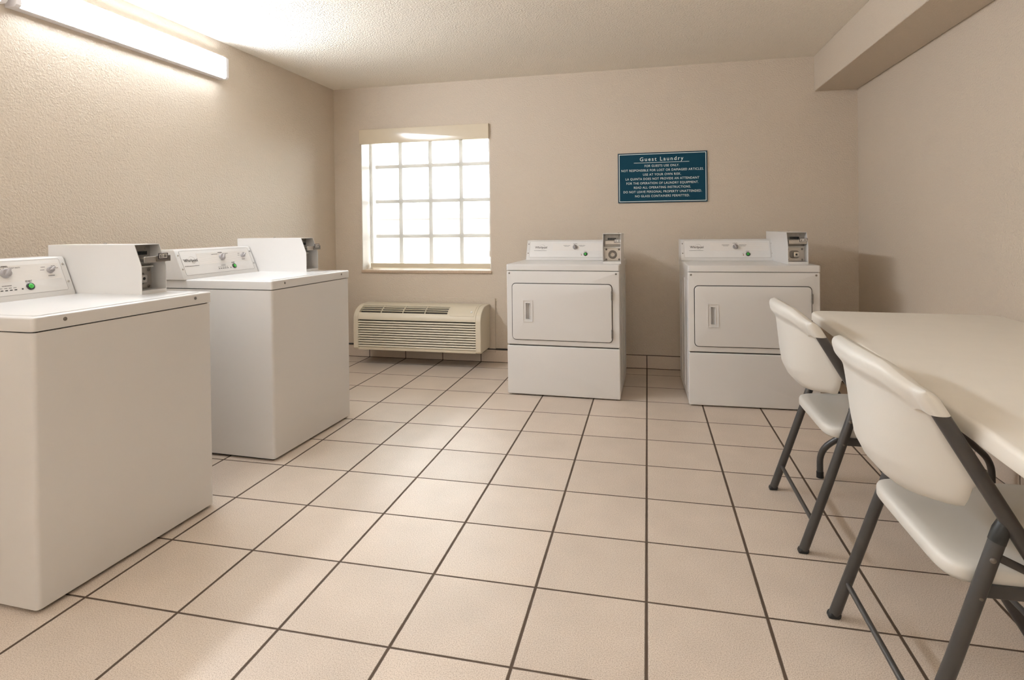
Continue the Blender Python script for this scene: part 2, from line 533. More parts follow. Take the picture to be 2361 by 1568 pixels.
# window: opening with frame, muntins, pane and stone sill
WY = YB + .20
fr = MB()  .frame(WX0, WX1, WZ0, WZ1, .022, -.02, .03, mx=basis((0, WY, 0), (1, 0, 0), (0, 0, 1), (0, -1, 0)))
win = struct(fr.build('window_1', M['winframe'], bevel=.004), 'window with a white grid behind a sheer roller shade')
mu = MB()
for x in (-2.155, -1.868, -1.582):
    mu.box(x - .017, x + .017, WY - .012, WY + .008, WZ0 + .04, WZ1 - .04)
for z in (1.06, 1.375, 1.69):
    mu.box(WX0 + .04, WX1 - .04, WY - .010, WY + .006, z - .016, z + .016)
mu.build('muntin_grid', M['winframe'], win, bevel=.003)
MB().box(WX0 + .04, WX1 - .04, WY + .010, WY + .016, WZ0 + .04, WZ1 - .04).build('window_pane', M['glass'], win, smooth=False)
MB().box(WX0 - .004, WX1 + .006, YB - .016, YB + .18, WZ0 - .018, WZ0 + .006).build('window_sill', M['sill'], win, bevel=.004)
jm = MB()
jm.box(WX0, WX0 + .006, YB + .002, WY, WZ0, WZ1).box(WX1 - .006, WX1, YB + .002, WY, WZ0, WZ1).box(WX0, WX1, YB + .002, WY, WZ1 - .006, WZ1)
jm.build('window_jamb', M['winframe'], win, smooth=False)

# roller shade
rs = thing('roller_shade', 'sheer cream roller shade with glossy beige valance over the window', 'window shade', (0, YB, WZ1))
rs.location = (-1.853, YB, WZ0)
o = lambda x: x + 1.853
MB().slab(o(-2.447), o(-1.268), 1.110, 1.237, .0, .030, .004, edge=.003, mx=basis((0, .006, 0), (1, 0, 0), (0, 0, 1), (0, -1, 0))).build('valance', M['valance'], rs)
sy = .135
sc_ = MB()
sc_.bm.faces.new([sc_.bm.verts.new((x, sy, z)) for x, z in ((o(WX0) + .018, .045), (o(WX1) - .008, .045), (o(WX1) - .008, 1.20), (o(WX0) + .018, 1.20))])
sc_.build('shade_cloth', M['sheer'], rs, smooth=False)
bar = MB().box(o(WX0) + .016, o(WX1) - .009, sy - .008, sy + .010, .018, .056)
bar.build('bottom_bar', M['ac'], rs, bevel=.004)
MB().tube([(o(WX1) - .016, .03, 1.12), (o(WX1) - .014, .03, .6), (o(WX1) - .016, .03, .17)], .0022, 8).cyl((o(WX1) - .016, .03, .17), (o(WX1) - .016, .03, .12), .0045).build('pull_cord', M['sill'], rs)

# seen dimly through the shade: neighbouring building and yard
bd = thing('building', 'low building seen faintly through the window shade', 'building', (-4.4, 9.5, 0))
MB().box(-6, 8.5, 0, 5, -.4, 1.32).box(2.6, 7.2, -.25, 0, -.4, 1.45).build('wall', M['outwall'], bd, bevel=.02)
MB().box(-6.2, 8.7, -.2, 5.2, 1.32, 1.42).box(2.5, 7.3, -.35, 0, 1.45, 1.54).build('roof_edge', M['outroof'], bd, bevel=.02)
yd = MB().box(-14, 8, YB + .36, 16, -.45, -.3).build('yard', M['outground'], smooth=False)
yd['label'] = 'paved yard outside the window'; yd['kind'] = 'structure'

# ------------------------------------------------------------------ lamps on the left wall, added fill lights behind the camera
def wall_lamp(y0, y1, label, lens='lamp'):
    z0, z1 = 2.118, 2.252
    zc = (z0 + z1) / 2
    t = thing('wall_lamp', label, 'lamp', (XL, (y0 + y1) / 2, z0), group='long lamps on the textured wall')
    h = (y1 - y0) / 2
    H = z1 - z0
    MB().prism([(0, -.0015), (.044, -.0018), (.047, .0), (.047, H + .008), (.044, H + .0095), (0, H + .0095)], -h + .012, h - .012, 'y').build('back_pan', M['lamphouse'], t, bevel=.001)  # top lip added out of view to keep lens light off the wall above
    prof = [(.045, .0005), (.050, .0005), (.057, .005), (.062, .018), (.064, .035), (.064, H - .030), (.063, H - .014), (.060, H - .005), (.054, H - .001), (.045, H - .001)]
    MB().prism(prof, -h + .022, h - .022, 'y').build('diffuser', M[lens], t, angle=50)
    for s in (-1, 1):
        a, b = sorted((s * h, s * (h - .024)))
        prof2 = [(0, -.003), (.056, -.005), (.067, .006), (.067, H - .006), (.056, H + .005), (0, H + .003)]
        MB().prism(prof2, a, b, 'y').build('end_cap', M['lamphouse'], t, bevel=.003)
    return t
wall_lamp(-.835, .478, 'bright long white wall lamp high above the washers')
wall_lamp(-2.20, -.868, 'white wall lamp cut off by the picture corner', 'lamp_dim')
def fill(x, label):  # unseen fill lights added to lift overall brightness, not known fixtures of the room
    t = thing('added_fill_light', label, 'lamp', (x, YF, 1.42))
    MB().prism([(0, 0), (.20, .04), (.30, .10), (.30, .115), (.29, .115), (.19, .055), (.012, .02), (.012, .115), (0, .115)], -.66, .66, 'x', mx=Matrix(((1, 0, 0, 0), (0, 1, 0, 0), (0, 0, 1, 0), (0, 0, 0, 1)))).build('trough', M['lamphouse'], t, bevel=.002)
    MB().box(-.64, .64, .014, .288, .088, .094).build('diffuser', M['fill_emitter'], t, smooth=False)
fill(-1.35, 'added unseen uplight behind the viewer, on the side of the washers')
fill(.15, 'added unseen uplight behind the viewer, on the side of the table')

# ------------------------------------------------------------------ laundry machines
def slanted(yb, zb, yt, zt):
    """matrix onto the leaning console face: x along machine, y up the slope, z out of the face"""
    up = Vector((0, yt - yb, zt - zb)).normalized()
    ex = Vector((1, 0, 0))
    return basis((0, yb, zb), ex, up, ex.cross(up))

def knob(parent, fm, x, h, r, turn, name='control_knob'):
    mx = fm @ Matrix.Translation((x, h, 0)) @ Matrix.Rotation(math.radians(turn), 4, 'Z')
    MB().lathe([(r * 1.02, 0), (r * 1.02, .003), (r, .005), (r * .93, .013), (r * .80, .0145), (0.0002, .0145)], mx=mx, n=36).slab(-r * .30, r * .30, -r * .88, r * .88, .012, .024, r * .25, mx=mx, edge=.003).slab(-r * .055, r * .055, r * .35, r * .9, .02, .0246, r * .05, mx=mx).build(name, M['knob'], parent)

def start_button(parent, fm, x, h):
    mx = fm @ Matrix.Translation((x, h, 0))
    MB().lathe([(.0145, 0), (.0145, .003), (.0125, .0048), (.0102, .0048), (.0098, .003), (.0002, .003)], mx=mx).build('button_ring', M['black'], parent)
    MB().lathe([(.0095, .002), (.0095, .006), (.008, .0074), (.004, .0082), (.0002, .0084)], mx=mx).build('start_button', M['green'], parent)

def screw(name, parent, mx, r=.0042, m='screw'):
    MB().lathe([(r, 0), (r, .0009), (r * .7, .0022), (r * .2, .0027), (.0002, .0027)], mx=mx, n=16).box(-r * .6, r * .6, -r * .09, r * .09, .0022, .0030, mx=mx).build(name, M[m], parent)

def dashes(mb, fm, x, h, wdt, hgt, n, gap=.25, z=.0004):
    """a line of print too small to read, as short strokes"""
    st = wdt / n
    for i in range(n):
        k = st * (1 - gap * (0.5 + random.random()))
        mb.box(x + i * st, x + i * st + k, h, h + hgt, 0, z, mx=fm)

def logo(parent, fm, x, h, s):
    b = MB()
    b.text('Whirlpool', s, fm @ Matrix.Translation((x, h, .0003)), 'LEFT', bold=s * .008, sx=.92)
    w_ = s * 4.05
    b.build('brand_lettering', M['ink'], parent, smooth=False)
    sw = MB()
    pts = []
    for k in range(33):
        a = math.radians(-120 + 275 * k / 32)
        pts.append((x + w_ * .56 + w_ * .23 * math.cos(a) , h + s * .33 + s * .88 * math.sin(a) * (1.0 if math.sin(a) > 0 else .95)))
    for k in range(32):
        th = s * .035 * math.sin(math.pi * (k + .5) / 32) + s * .006
        (xa, ya), (xb, yb) = pts[k], pts[k + 1]
        d = Vector((xb - xa, yb - ya)).normalized(); n = Vector((-d.y, d.x)) * th
        vs = [sw.bm.verts.new(fm @ Vector((px, py, .0003))) for px, py in ((xa - n.x, ya - n.y), (xb - n.x, yb - n.y), (xb + n.x, yb + n.y), (xa + n.x, ya + n.y))]
        sw.bm.faces.new(vs)
    sw.build('brand_swoosh', M['inkgrey'], parent, smooth=False)

def coin_box(root, x0, x1, yf, yb, zt, price, lock_kind, slide_out):
    """metal coin vault at the right end of the console: shell, mechanism, slide with price tag, lock plate"""
    zb, zk, H = zt, zt + .112, zt + .199
    ys = yf + .034                                          # top edge of the sloped opening
    e = .0028
    prof = [(yf, zb), (yf, zk), (ys, H), (yb, H), (yb, zb)]
    sh = MB()
    for xa, xb in ((x0, x0 + e), (x1 - e, x1)):
        sh.prism(prof, xa, xb, 'x')
    sh.box(x0 + e, x1 - e, ys, yb, H - e, H)
    sh.box(x0 + e, x1 - e, yb - e, yb, zb, H - e)
    sh.box(x0 + e, x1 - e, yf, yb - e, zb, zb + .016)
    cb = sh.build('coin_box', M['white'], root, bevel=.0008, smooth=False)
    yr = yf + .078                                          # recessed plates
    mid = zt + .104
    MB().box(x0 + e, x1 - e, yr - .016, yr + .004, mid, mid + .006).build('divider', M['tag'], cb, bevel=.001)
    # upper mechanism with a comb of coin teeth
    mc = MB().box(x0 + e, x1 - e, yr + .002, yr + .006, mid + .004, H - e)
    cw = x1 - x0
    mc.box(x0 + cw * .12, x1 - cw * .16, yr - .010, yr + .003, mid + .030, mid + .052)
    mc.box(x0 + cw * .06, x1 - cw * .06, yr - .003, yr + .003, mid + .008, mid + .022)
    for sxx in (.15, .80):
        mc.cyl((x0 + cw * sxx, yr + .003, H - .018), (x0 + cw * sxx, yr - .003, H - .018), .005)
    mc.build('coin_mechanism', M['mech'], cb, bevel=.001)
    tt = MB()
    for k in range(9):
        xk = x0 + cw * (.26 + .052 * k)
        tt.box(xk - .0016, xk + .0016, yr - .020, yr, mid + .052, mid + .066)
    tt.build('coin_teeth', M['black'], cb, smooth=False)
    # slide: tongue that runs out of the slot and a cross bar carrying the price tag
    so = slide_out
    y1 = yr - .006 - so
    sl = MB().box(x0 + cw * .16, x1 - cw * .20, y1, yr + .002, mid + .036, mid + .041)
    sl.slab(x0 + cw * .10, x0 + cw * .96, mid + .022, mid + .046, 0, .005, .002, mx=basis((0, y1, 0), (1, 0, 0), (0, 0, 1), (0, -1, 0)))
    slo = sl.build('coin_slide', M['steel'], cb, bevel=.0008)
    br = MB().slab(x0 + cw * .56, x0 + cw * 1.12 if so > .06 else x0 + cw * .97, mid + .024, mid + .048, .005, .010, .002, mx=basis((0, y1, 0), (1, 0, 0), (0, 0, 1), (0, -1, 0)))
    br.build('slide_handle', M['steeldark' if so > .06 else 'steel'], cb, bevel=.0008)
    tx0, tx1 = x0 + cw * .62, x0 + cw * .97
    tm = basis((0, y1 - .010, 0), (1, 0, 0), (0, 0, 1), (0, -1, 0))
    MB().frame(tx0 - .002, tx1 + .002, mid + .034, mid + .058, .003, 0, .003, mx=tm).build('tag_frame', M['knobdark'], cb)
    MB().box(tx0, tx1, mid + .036, mid + .056, 0, .0018, mx=tm).build('price_tag', M['tag'], cb, smooth=False)
    MB().text(price, .017, tm @ Matrix.Translation(((tx0 + tx1) / 2, mid + .040, .0020)), bold=.0003, sx=.85).build('price_lettering', M['ink'], cb, smooth=False)
    # lower lock plate
    pm = basis(((x0 + x1) / 2, yr, zt + .058), (1, 0, 0), (0, 0, 1), (0, -1, 0))
    hw = cw / 2 - e
    MB().slab(-hw, hw, -.041, .045, 0, .004, .002, mx=pm).build('lock_plate', M['steel'], cb, bevel=.0008)
    for bx, by in ((-.042, .034), (.042, .034), (-.042, -.032), (.042, -.032)):
        MB().lathe([(.0062, .004), (.0062, .006), (.004, .0085), (.0002, .009)], mx=pm @ Matrix.Translation((bx, by, 0)), n=18).build('bolt', M['steeldark'], cb)
    if lock_kind == 'round':
        MB().lathe([(.029, .004), (.029, .006), (.026, .0065), (.0245, .0045), (.0002, .0045)], mx=pm).build('lock_recess', M['steeldark'], cb)
        MB().lathe([(.0155, .004), (.0155, .012), (.013, .0145), (.0095, .0145), (.0088, .0125), (.006, .0125), (.0055, .0145), (.0035, .0145), (.003, .011), (.0002, .011)], mx=pm).build('lock_cylinder', M['chrome'], cb)
    else:
        MB().slab(-.031, .025, -.024, .025, .004, .0062, .016, mx=pm, edge=.001).build('lock_recess', M['steeldark'], cb)
        MB().slab(-.012, .022, -.018, .018, .004, .022, .009, mx=pm, edge=.004).build('lock_cylinder', M['chrome'], cb)
        MB().lathe([(.0062, .0215), (.0062, .0226), (.0002, .0226)], mx=pm @ Matrix.Translation((.005, .001, 0)), n=18).build('keyhole', M['black'], cb)
    # small filler screw on top of the vault
    MB().cyl((x0 + cw * .78, yf + (yb - yf) * .6, H), (x0 + cw * .78, yf + (yb - yf) * .6, H + .006), .0055).build('top_screw', M['chrome'], cb)
    return cb

def console(root, x0, x1, yb, yt, yback, zt, H, kind):
    """leaning control panel"""
    zh = zt + H
    prof = [(yb - .003, zt), (yb, zt + .012), (yt - .002, zh - .006), (yt + .005, zh), (yback - .006, zh), (yback, zh - .008), (yback, zt)]
    c = MB().prism(prof, x0, x1, 'x').build('console', M['white'], root, bevel=.002)
    fm = slanted(yb, zt + .012, yt - .002, zh - .006)
    sl = math.hypot(yt - yb, H - .018)
    L = x1 - x0
    # raised overlay with a rounded outline
    MB().slab(x0 + .024, x1 - .024, .010, sl - .004, -.001, .0012, .007, mx=fm, edge=.0006).build('overlay', M['panel'], c)
    MB().frame(x0 + .023, x1 - .023, .009, sl - .003, .0013, .0002, .0014, mx=fm, rad=.008).build('overlay_edge', M['inkgrey'], c)
    sx0 = x0 + (.20 if kind == 'dryer' else .13)
    MB().box(sx0, x1 - .034, sl * .42, sl * .86, .0008, .0016, mx=fm).build('pinstripes', M['stripe'], c, smooth=False)
    for xs in (x0 + .013, x1 - .013):
        for hs in (.82, .30):
            screw('screw', c, fm @ Matrix.Translation((xs, sl * hs, 0)), .0042 if kind == 'dryer' else .005, 'screw' if kind == 'dryer' else 'chrome')
    over = fm @ Matrix.Translation((0, 0, .0016))
    pr, fp = MB(), MB()
    if kind == 'dryer':
        lx = x0 + .064
        logo(c, over, lx, sl * .57, .024)
        dashes(fp, over, x0 + .058, sl * .435, .096, .0028, 30)
        kx, kh = x0 + .368, sl * .63
        knob(c, over, kx, kh, .0175, 20)
        for dx in (-.088, .026):
            dashes(fp, over, kx + dx, kh + .013, .050, .0038, 9)
            dashes(fp, over, kx + dx + .008, kh + .006, .034, .003, 7)
        pr.text('NORMAL', .0085, over @ Matrix.Translation((kx, kh + .0255, 0)), sx=.9)
        pr.box(kx - .0012, kx + .0012, kh + .019, kh + .022, 0, .0004, mx=over)
        bx, bh = x0 + .447, sl * .245
        start_button(c, over, bx, bh)
        pr.text('START', .0085, over @ Matrix.Translation((bx, bh + .018, 0)), sx=.9)
        dashes(fp, over, bx - .036, bh + .003, .010, .0028, 2)
        MB().lathe([(.0035, 0), (.0035, .001), (.0002, .0015)], mx=over @ Matrix.Translation((bx - .030, bh - .006, 0)), n=16).build('indicator_lamp', M['redlamp'], c)
    else:
        logo(c, over, x0 + .036, sl * .555, .0235)
        dashes(fp, over, x0 + .030, sl * .385, .096, .003, 30)
        kx, kh = x0 + .300, sl * .645
        knob(c, over, kx, kh, .0175, -35)
        pr.text('NORMAL', .009, over @ Matrix.Translation((kx, kh + .0255, 0)), sx=.9, bold=.0002)
        pr.text('HEAVY DUTY', .0075, over @ Matrix.Translation((kx + .017, kh + .0185, 0)), 'LEFT', sx=.9)
        dashes(fp, over, kx - .066, kh + .0185, .046, .0038, 9)
        for a in (60, 90, 120):
            q = math.radians(a)
            pr.box(kx + .023 * math.cos(q) - .0011, kx + .023 * math.cos(q) + .0011, kh + .021 * math.sin(q) - .0011, kh + .021 * math.sin(q) + .0011, 0, .0004, mx=over)
        tx, th_ = x0 + .462, sl * .655
        knob(c, over, tx, th_, .0125, -55, 'temperature_knob')
        for dx, dz in ((-.035, .002), (-.030, .0135), (.010, .0165), (.019, .007)):
            dashes(fp, over, tx + dx, th_ + dz, .016, .0028, 4)
        dashes(fp, over, tx - .012, th_ - .024, .026, .0034, 6)
        bx, bh = x0 + .372, sl * .255
        start_button(c, over, bx, bh)
        pr.text('START', .0098, over @ Matrix.Translation((bx, bh + .0185, 0)), sx=.85)
        for k in range(5):
            MB().slab(-.0045, .0045, -.0016, .0016, 0, .0009, .0012, mx=over @ Matrix.Translation((bx - .117 + .0157 * k, bh - .008, 0))).build('indicator_light', M['black'], c)
            dashes(fp, over, bx - .122 + .0157 * k, bh - .0005, .010, .0024, 3)
        dashes(fp, over, bx - .096, bh + .0085, .034, .003, 8)
        MB().lathe([(.003, 0), (.003, .001), (.0002, .0015)], mx=over @ Matrix.Translation((bx - .030, bh - .007, 0)), n=16).build('indicator_lamp', M['black'], c)
    pr.build('panel_lettering', M['ink'], c, smooth=False)
    fp.build('fine_print', M['print'], c, smooth=False)
    return c

def washer(label, loc, rot, slide, cx0=.002):
    W, D, z0, zs, zt = .700, .690, .012, .842, .884
    t = thing('washing_machine', label, 'washing machine', loc, rot, 'coin washers')
    c = MB().slab(0, W, 0, D, z0, zs - .004, .014, n=5)
    c.build('cabinet', M['white'], t, bevel=.002, angle=40)
    MB().box(.02, W - .02, .02, D - .02, 0, z0 + .01).build('base_shade', M['gap'], t, smooth=False)  # dark block painted in for the shade under the cabinet
    MB().box(.012, W - .012, .010, D - .01, zs - .008, zs + .004).build('top_seam_shade', M['gap'], t, smooth=False)  # dark strip paints the shade in the joint below the top
    top = MB().slab(-.002, W + .002, -.003, D, zs, zt, .013, edge=.006).build('top_panel', M['white'], t, angle=50)
    for xs in (.095, .615):
        screw('screw', top, basis((xs, -.003, (zs + zt) / 2 + .004), (1, 0, 0), (0, 0, 1), (0, -1, 0)), .0062)
    MB().frame(.026, W - .026, .026, .500, .002, 0, .0003, mx=Matrix.Translation((0, 0, zt)), rad=.012).build('lid_seam', M['lidseam'], t)
    MB().slab(.029, W - .029, .029, .497, zt - .001, zt + .0022, .010, edge=.0018).build('lid', M['white'], t, angle=50)
    console(t, cx0, .536, .512, .572, D - .012, zt, .153, 'washer')
    coin_box(t, .542, .660, .182, D - .03, zt, '$2.00', 'square', slide)
    return t

def dryer(label, loc, rot, W, shift, lock, slide):
    D, z0, zm, zs, zt = .700, .008, .338, .842, .882
    t = thing('dryer', label, 'dryer', loc, rot, 'coin dryers')
    MB().box(.004, W - .004, .022, D, z0, zs - .003).build('cabinet', M['white'], t, bevel=.004)
    for s, x in ((-1, .004), (1, W - .004)):
        rb = MB()
        for k in range(3):
            ya = .10 + k * .19
            a, b = sorted((x, x + s * .003))
            rb.box(a, b, ya, ya + .006, .06, zs - .06).box(a, b, ya + .16, ya + .166, .06, zs - .06)
        a, b = sorted((x, x + s * .0025))
        rb.box(a, b, .03, .034, .02, zs - .01).box(a, b, .05, .053, .02, zs - .01)
        rb.build('side_ribs', M['white'], t, bevel=.001)
    MB().box(.01, W - .01, .012, D - .01, zm - .005, zm + .005).build('toe_seam_shade', M['gap'], t, smooth=False)  # shade in the joint above the toe panel, painted dark
    MB().box(.008, W - .008, .010, D - .01, zs - .006, zs + .004).build('top_seam_shade', M['gap'], t, smooth=False)  # dark strip for the shade under the top panel
    MB().box(.02, W - .02, .03, D - .02, 0, z0 + .004).build('base_shade', M['gap'], t, smooth=False)  # dark base standing in for the shade below the dryer
    fmx = basis((0, 0, 0), (1, 0, 0), (0, 0, 1), (0, -1, 0))
    hx0, hx1, hz0, hz1 = .113, .181, .497, .643
    hole = (hx0 + .020, hx1 - .020, hz0 + .020, hz1 - .020)
    MB().slab_hole(0, W, zm + .004, zs - .003, -.024, 0, .009, hole, mx=fmx, edge=.006).build('front_panel', M['white'], t, angle=50)
    MB().slab(0, W, z0, zm - .003, -.024, 0, .009, mx=fmx, edge=.006).build('toe_panel', M['white'], t, angle=50)
    top = MB().slab(-.002, W + .002, -.004, D, zs, zt, .012, edge=.007).build('top_panel', M['white'], t, angle=50)
    for xs in (.018, W - .022):
        screw('screw', t, fmx @ Matrix.Translation((xs, .822, 0)), .0062)
    # door with dark gap line, recessed pull and two hinges
    dx0, dx1, dz0, dz1 = .040, W - .050, .378, .752
    MB().slab_hole(dx0 - .0045, dx1 + .0045, dz0 - .0045, dz1 + .0045, -.002, .0012, .026, hole, mx=fmx).build('door_gap_shade', M['gap'], t)  # dark slab paints the shaded gap around the door
    dr = MB().slab_hole(dx0, dx1, dz0, dz1, 0, .010, .022, hole, mx=fmx, edge=.004).build('door', M['white'], t, angle=50)
    MB().frame(hx0, hx1, hz0, hz1, .005, .0095, .0135, mx=fmx, rad=.002).frame(hx0 + .017, hx1 - .017, hz0 + .017, hz1 - .017, .003, .0095, .0125, mx=fmx, rad=.002).build('handle_frame', M['white'], dr, bevel=.0008)
    # scooped pull: sloping floor inside the inner frame
    ix0, ix1, iz0, iz1 = hx0 + .020, hx1 - .020, hz0 + .020, hz1 - .020
    MB().prism([(ix0 - .001, .0222), (ix0 - .001, .020), (ix0 + .011, .020), (ix1 + .0005, -.007), (ix1 + .0005, .0222)], iz0 - .001, iz1 + .001, 'z').build('handle_pocket', M['white'], dr, smooth=False)
    for hz in (.682, .434):
        hg = MB()
        for k in range(3):
            hg.cyl((dx1 + .002, -.013, hz - .028 + k * .019), (dx1 + .002, -.013, hz - .028 + k * .019 + .0178), .0052, 14)
        hg.cyl((dx1 + .002, -.013, hz - .031), (dx1 + .002, -.013, hz + .031), .0032, 12)
        hg.build('hinge', M['steeldark'], dr)
    console(t, shift, shift + .619, .472, .531, D - .012, zt, .146, 'dryer')
    coin_box(t, shift + .612 if shift > .01 else shift + .604, shift + .732 if shift > .01 else shift + .722, .080, .36 if lock == 'round' else D - .03, zt, '$1.00', lock, slide)
    return t

W1 = washer('white coin washer at the picture edge, closest to the viewer', (-1.758, -1.460, 0), 88.4, .070)
W2 = washer('white coin washer next to the air conditioner, its logo in full view', (-1.770, -.317, 0), 87.8, .070, -.014)
D1 = dryer('white coin dryer between the air conditioner and the other dryer, with round lock', (-.917, 1.013, 0), -1.4, .752, .026, 'round', .004)
D2 = dryer('white coin dryer behind the folding chairs, with square lock and sign above left', (.257, .979, 0), 1.5, .762, -.002, 'square', .045)

# ------------------------------------------------------------------ packaged air conditioner under the window
ax0, ax1, ay = -2.378, -1.275, 1.598
ac = thing('air_conditioner', 'cream wall air conditioner with louvred front under the window', 'air conditioner', ((ax0 + ax1) / 2, ay, 0))
hw = (ax1 - ax0) / 2
zb, zk, zt = .130, .380, .492
dep = YB - ay
arc = [(.0, zk)]
for k in range(1, 9):
    a = math.pi / 2 * k / 8
    arc.append((.175 - .175 * math.cos(a), zk + (zt - zk) * math.sin(a)))
body_prof = [(.012, zb), (0, zb + .014)] + arc + [(dep - .02, zt), (dep - .02, zb)]
# end cheeks proud of the louvre face
for s in (-1, 1):
    a, b = sorted((s * hw, s * (hw - .045)))
    MB().prism(body_prof, a, b, 'x').build('end_cheek', M['ac'], ac, bevel=.006, angle=40)
shell = MB()
ins = [(.020, zb + .004), (.010, zb + .012), (.010, zk - .012)]
shell.prism([(.006, zb), (.004, zb + .02), (.012, zb + .024), (.02, zb + .02), (.02, zb)], -hw + .044, hw - .044, 'x')
nl = 11
z0l, z1l = zb + .026, zk - .004
pl = (z1l - z0l) / nl
lv = MB()
for k in range(nl):
    za = z0l + k * pl
    lv.prism([(.003, za), (.0, za + .003), (.006, za + pl * .58), (.012, za + pl * .66), (.020, za + pl * .62), (.016, za)], -hw + .044, hw - .044, 'x')
lv.build('louvre', M['ac'], ac, angle=40)
MB().box(-hw + .03, hw - .03, .024, dep - .03, zb + .012, zk + .02).build('filter', M['acdark'], ac, smooth=False)
# curved top shoulder with the outlet grille cut out
def shoulder(x0, x1, k0, k1, th=.004, off=0.0):
    n_ = max(2, int(math.ceil((k1 - k0) * 1.0)))
    ks = [k0 + (k1 - k0) * i / n_ for i in range(n_ + 1)]
    pts, inn = [], []
    for k in ks:
        a = math.pi / 2 * k / 24
        p = (.175 - .175 * math.cos(a), zk + (zt - zk) * math.sin(a))
        n = Vector((-math.cos(a) / .175, math.sin(a) / (zt - zk))).normalized()
        inn.append((p[0] - n.x * th, p[1] - n.y * th))
        pts.append((p[0] + n.x * off, p[1] + n.y * off))
    return MB_prof(pts + inn[::-1], x0, x1)
def MB_prof(poly, x0, x1):
    return (poly, x0, x1)
gx0, gx1 = -hw + .050, .266
sh2 = MB()
for args in ((-hw + .044, hw - .044, 0, 8), (-hw + .044, hw - .044, 18, 24), (gx1, hw - .044, 8, 18)):
    p, a, b = shoulder(*args, th=.010)
    sh2.prism(p, a, b, 'x')
sh2.box(-hw + .044, hw - .044, .174, dep - .03, zt - .010, zt)
sh2.build('top_shell', M['ac'], ac, angle=30)
shell.build('bottom_lip', M['ac'], ac, bevel=.002)
gr = MB()
for k in (10.2, 12.8, 15.4):
    pts, a, b = shoulder(gx0, gx1, k, k + .62, th=.007)
    gr.prism(pts, a, b, 'x')
for k in range(1, 4):
    x = gx0 + (gx1 - gx0) * k / 4
    p, a, b = shoulder(x - .003, x + .003, 8, 18, th=.006, off=.0015)
    gr.prism(p, a, b, 'x')
gr.build('outlet_grille', M['ac'], ac, angle=30)
p, a, b = shoulder(gx0 - .004, gx1 + .01, 6, 20, th=.040, off=-.024)
MB().prism(p, a, b, 'x').build('outlet_cavity', M['acdark'], ac, smooth=False)
p, a, b = shoulder(gx1 + .024, hw - .060, 6, 20, th=.001, off=.003)
cd = MB().prism(p, a, b, 'x').build('control_door', M['ac'], ac, bevel=.0015, angle=30)
MB().lathe([(.009, 0), (.009, .002), (.007, .004), (.0002, .0045)], mx=basis((hw - .085, .036, .455), (1, 0, 0), (0, .6, .8), (0, -.8, .6)), n=20).build('door_latch', M['tag'], cd)
sv = MB()
smx = basis((0, dep, 0), (1, 0, 0), (0, 0, 1), (0, -1, 0))
sv.frame(-hw - .06, hw + .045, .085, .538, .085, 0, .016, mx=smx)
sv.build('wall_sleeve', M['wall'], ac, bevel=.002)
MB().box(-hw + .01, hw - .01, .10, dep, zb - .008, zb + .002).build('base_pan', M['acdark'], ac, smooth=False)

# ------------------------------------------------------------------ sign
sg = thing('wall_sign', 'teal guest laundry sign with pale lettering on the back wall', 'sign', (.128, YB, 1.310))
sm = basis((0, -.010, 0), (1, 0, 0), (0, 0, 1), (0, -1, 0))
sw_, sh_ = .3385, .393
MB().box(-sw_, sw_, -.010, -.0001, 0, sh_).build('board', M['signedge'], sg, bevel=.001)
MB().box(-sw_ + .004, sw_ - .004, .004, sh_ - .004, 0, .0008, mx=sm).build('face', M['sign'], sg, smooth=False)
MB().frame(-sw_ + .009, sw_ - .009, .009, sh_ - .009, .0045, .0008, .0014, mx=sm).build('border', M['signtext'], sg, smooth=False)
MB().box(-.214, .205, .3125, .3155, .0008, .0014, mx=sm).build('underline', M['signtext'], sg, smooth=False)
tx = MB()
tx.text('Guest Laundry', .0425, sm @ Matrix.Translation((-.004, .3275, .0012)), spacing=1.30, bold=.0002, sx=1.0)
lines = ('FOR GUESTS USE ONLY.', 'NOT RESPONSIBLE FOR LOST OR DAMAGED ARTICLES.', 'USE AT YOUR OWN RISK.', 'LA QUINTA DOES NOT PROVIDE AN ATTENDANT', 'FOR THE OPERATION OF LAUNDRY EQUIPMENT.', 'READ ALL OPERATING INSTRUCTIONS.', 'DO NOT LEAVE PERSONAL PROPERTY UNATTENDED.', 'NO GLASS CONTAINERS PERMITTED.')
wids = (.262, .622, .288, .556, .545, .430, .592, .412)
for k, s in enumerate(lines):
    sub = MB()
    sub.text(s, .0250, Matrix.Identity(4), spacing=1.12)
    xs = [v.co.x for v in sub.bm.verts]
    f = wids[k] / (max(xs) - min(xs)); c0 = (max(xs) + min(xs)) / 2
    sub.bm.free()
    tx.text(s, .0250, sm @ Matrix.Translation((-c0 * f, .2800 - .0337 * k, .0012)), spacing=1.12, sx=f)
tx.build('lettering', M['signtext'], sg, smooth=False)

# ------------------------------------------------------------------ folding table
tb_rot = -3.2
tW, tL = .735, 1.98
tb = thing('folding_table', 'long white plastic folding table beside the right wall', 'table', (.733, .102, 0), tb_rot)
# local frame: x right from the far corner, y negative towards the viewer
n = 8
def table_loop(ins, z, rad=.065):
    r = rad - ins; o_ = []
    for cx, cy, a0 in ((tW - ins - r, -ins - r, 0), (ins + r, -ins - r, 90), (ins + r, -tL + ins + r, 180), (tW - ins - r, -tL + ins + r, 270)):
        for k in range(n + 1):
            a = math.radians(a0 + 90 * k / n)
            o_.append((cx + r * math.cos(a), cy + r * math.sin(a), z))
    return o_
zt_ = .737
rg = [table_loop(.016, zt_ - .044), table_loop(.004, zt_ - .042), table_loop(.0, zt_ - .036), table_loop(.0, zt_ - .012)]
for k in range(1, 6):
    a = math.pi / 2 * k / 5
    rg.append(table_loop(.012 * (1 - math.cos(a)), zt_ - .012 + .012 * math.sin(a)))
MB().rings(rg).build('tabletop', M['table'], tb, angle=40)

